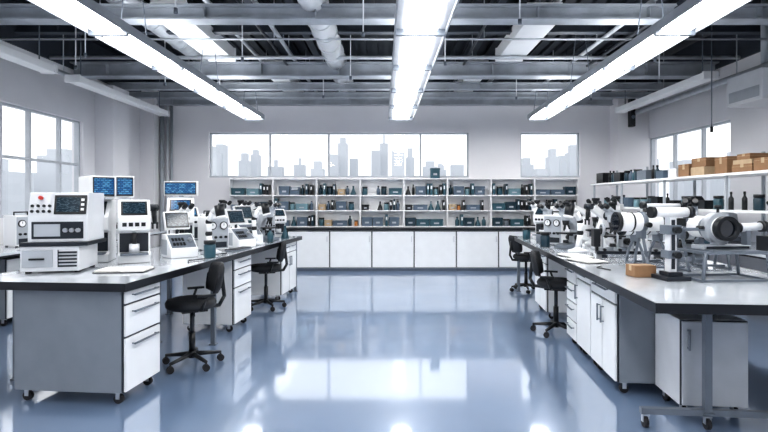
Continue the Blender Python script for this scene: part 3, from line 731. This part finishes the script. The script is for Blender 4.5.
def keyboard():
    e=thing('keyboard','dark low keyboard lying on the workbench','keyboard')
    b('grey').box(-.2,.2,-.07,.07,0,.018).obj('case',e,.004)
    k=b('black')
    for r in range(4):
        for c_ in range(12): k.box(-.19+c_*.032,-.19+c_*.032+.026,-.06+r*.03,-.06+r*.03+.024,.018,.026)
    k.obj('keys',e); return e
kb=keyboard(); put(kb,*onL(-.13,2.4),1.4)
for bn,pts in [(LB,[(-.12,1.15),(-.2,1.3),(-.1,1.45)]),(LB,[(-.13,1.75),(-.18,1.85),(-.10,1.98)]),(RB,[(.2,1.35),(.14,1.5),(.22,1.62)])]:
    x0,y0,_=onbench(bn,*pts[0]); q=b('black')
    P=[]
    for a_ in pts:
        x1,y1,_=onbench(bn,*a_); P.append((x1-x0,y1-y0,.007))
    q.tube(P,.006); o=q.obj('power_cable'); put(o,x0,y0,LBZ); tag(o,'thin black cable lying loose on the worktop','cable')
for i,(bn,lx,ly) in enumerate([(LB,-.12,1.60),(LB,-.12,3.5),(LB,-.12,4.2),(RB,.12,3.5),(RB,.2,4.15),(RB,.12,4.8)]):
    o=getitem([4,1,8,5,6,4][i],*loc(*bn,lx,ly),LBZ,0,'small vessels standing on the workbenches'); o['label']='small vessel standing on the workbench beside the instruments'

# ------------------------------------------------------------ side benches + rack
def sidebench(x0,x1,y0,y1,lab):
    e=thing('side_bench',lab,'workbench')
    b('top').box(x0,x1,y0,y1,.87,.90).m('edge').box(x0-.006,x1+.006,y0-.006,y1+.006,.85,.869).obj('worktop',e)
    for xx in (x0+.05,x1-.05):
        for i in range(4):
            yy=y0+.05+(y1-y0-.1)*i/3; b('frame').box(xx-.02,xx+.02,yy-.02,yy+.02,0,.85).obj('leg',e)
    return e
sidebench(4.1,5.2,4.6,10.4,'side workbench under the open storage rack')
sidebench(-5.3,-4.35,4.4,10.2,'side workbench standing along the windows')
e=thing('storage_rack','white open steel storage rack with long shelves above the side bench','rack')
for yy in (4.8,6.2,7.6,9.0,10.2):
    for xx in (4.17,4.63): b('lgrey').box(xx-.015,xx+.015,yy-.015,yy+.015,.901,1.80 if xx<4.5 else 2.1).obj('upright',e)
b('white').box(4.12,4.68,4.7,10.3,1.80,1.83).obj('shelf_board',e); b('white').box(4.12,4.68,4.7,10.3,1.35,1.375).obj('shelf_board',e)
def carton(x,y,z,w,d,h,k='kraft',rz=0,lab='brown cardboard box on the storage rack'):
    q=b(k).box(-w/2,w/2,-d/2,d/2,0,h).m('tan' if k in('kraft','tan') else k).box(-w/2-.001,w/2+.001,-.025,.025,h*.6,h+.001).box(-w/2-.004,w/2+.004,-d/2-.004,d/2+.004,h-.03,h-.028)
    o=q.obj('cardboard_box',None,.003); put(o,x,y,z,rz); tag(o,lab,'box','cartons on the storage rack')
z=1.831
carton(4.36,5.25,z,.34,.3,.12,'tan'); carton(4.36,5.25,z+.122,.26,.26,.09,'kraft'); carton(4.36,5.65,z,.3,.28,.15)
carton(4.36,6.0,z,.3,.3,.10,'kraft',.1); carton(4.36,6.0,z+.102,.28,.3,.05,'tan',.05,'flat pale carton stacked on a brown box'); carton(4.36,6.0,z+.154,.24,.22,.07,'kraft',.0,'small brown box on top of a stack')
carton(4.38,6.4,z,.28,.28,.22,'kraft',-.1); carton(4.36,6.85,z,.3,.3,.12,'tan'); carton(4.36,6.85,z+.122,.28,.28,.12,'kraft',.08); carton(4.34,7.18,z,.26,.24,.18,'kraft',.05)
carton(4.36,7.48,z,.28,.22,.14,'white2',0,'white carton on the storage rack')
carton(4.3,7.76,z,.24,.2,.12,'bgrey',0,'blue-grey instrument case on the storage rack')
carton(4.3,8.3,z,.26,.3,.16,'grey',0,'grey instrument case on the storage rack')
carton(4.3,9.15,z,.3,.26,.17,'black',0,'black instrument case on the storage rack')
carton(4.3,9.9,z,.3,.3,.2,'black',0,'black instrument case on the storage rack')
for i,yy in enumerate([7.93,8.05,8.53,8.66,8.79,8.92,9.36,9.48,9.62,10.13]): 
    o=getitem([0,2,5,1,22,5,4,0,2,1][i],4.24,yy,z,0,'supplies on the storage rack')
    o['label']='small container standing on the open storage rack'
for i in range(22):
    o=getitem(random.choice([0,2,4,5,12,17,18,21]),4.38,4.95+i*.245,1.376,R90,'supplies on the storage rack'); o['label']='small container standing on the open storage rack'
for yy in (5.4,6.3,7.3,8.3,9.3):
    dup(ms if yy<7 else msd,4.95,yy,.902,-1.2,sc=1.2)
for yy,i in [(5.8,17),(6.8,9),(7.8,10),(8.8,18)]:
    o=getitem(i,4.4,yy,.902,R90,'supplies on the storage rack'); o['label']='small container standing on the side workbench'
for yy in (5.0,7.3,8.9):
    dup(ms,-4.75,yy,.902,1.2)
for yy in (6.5,8.1): dup(gb,-4.8,yy,.902,1.2)
for yy in (6.2,7.1,8.0):
    c=cabinet(.6,.55,.80,[('l',0,1,0,1)],'grey cupboard under the side workbench',body='cabside',group='cupboards under the side bench'); put(c,-4.8,yy,0,R90)

e=thing('wall_loudspeaker','slim dark wall loudspeaker on a bracket at the pier','loudspeaker')
b('black').box(-.05,.05,-.2,-.06,0,.6).obj('cabinet',e,.01); b('frame').box(-.02,.02,-.06,0,.2,.35).obj('bracket',e)
b('grey').cyl((0,-.205,.42),(0,-.2,.42),.035).obj('speaker_cone',e); b('grey').cyl((0,-.205,.2),(0,-.2,.2),.04).obj('speaker_cone',e)
put(e,5.12,10.72,3.05)
e=thing('air_conditioning_unit','plain grey box air-conditioning unit mounted high on the wall','air conditioner')
b('white2').box(-.6,0,-.35,.35,0,.42).obj('casing',e,.01)
q=b('lgrey').box(-.604,-.6005,-.3,.3,.05,.2)
q.obj('vent_grille',e); b('lgrey').cyl((-.3,0,.42),(-.3,0,ZC-2.85),.05).obj('supply_pipe',e); put(e,XR,7.0,2.85)
o=b('frame').cyl((0,0,0),(0,0,ZC-2.55),.008,seg=6).m('black').cyl((0,0,-.08),(0,0,0),.02).obj('hanging_cable'); put(o,4.6,7.15,2.55); tag(o,'thin cable with plug hanging from the ceiling','cable')
for x,r,k in ((-5.03,.045,'lgrey'),(-4.91,.03,'white2'),(-4.82,.03,'lgrey')):
    o=b(k).cyl((0,0,0),(0,0,3.6),r,seg=14).obj('wall_pipe'); put(o,x,YB-.06,0); tag(o,'vertical pale pipe along the wall corner','pipe','vertical wall pipes')

# ------------------------------------------------------------ light & camera
w=bpy.data.worlds.new('World'); S.world=w; w.use_nodes=True
bg=w.node_tree.nodes['Background']; bg.inputs[0].default_value=(0.95,0.97,1.0,1); bg.inputs[1].default_value=1.2
cam=bpy.data.cameras.new('camera'); co=bpy.data.objects.new('camera',cam); COL.objects.link(co)
cam.sensor_width=36; cam.lens=36*F/768; cam.shift_x=-6/768; cam.shift_y=-16/768
cam.clip_end=2000
co.location=(0,0,H); co.rotation_euler=(math.pi/2,0,0); S.camera=co
S.view_settings.view_transform='Standard'
try: S.view_settings.look='Medium High Contrast'
except Exception: S.view_settings.look='None'
S.view_settings.exposure=0.22
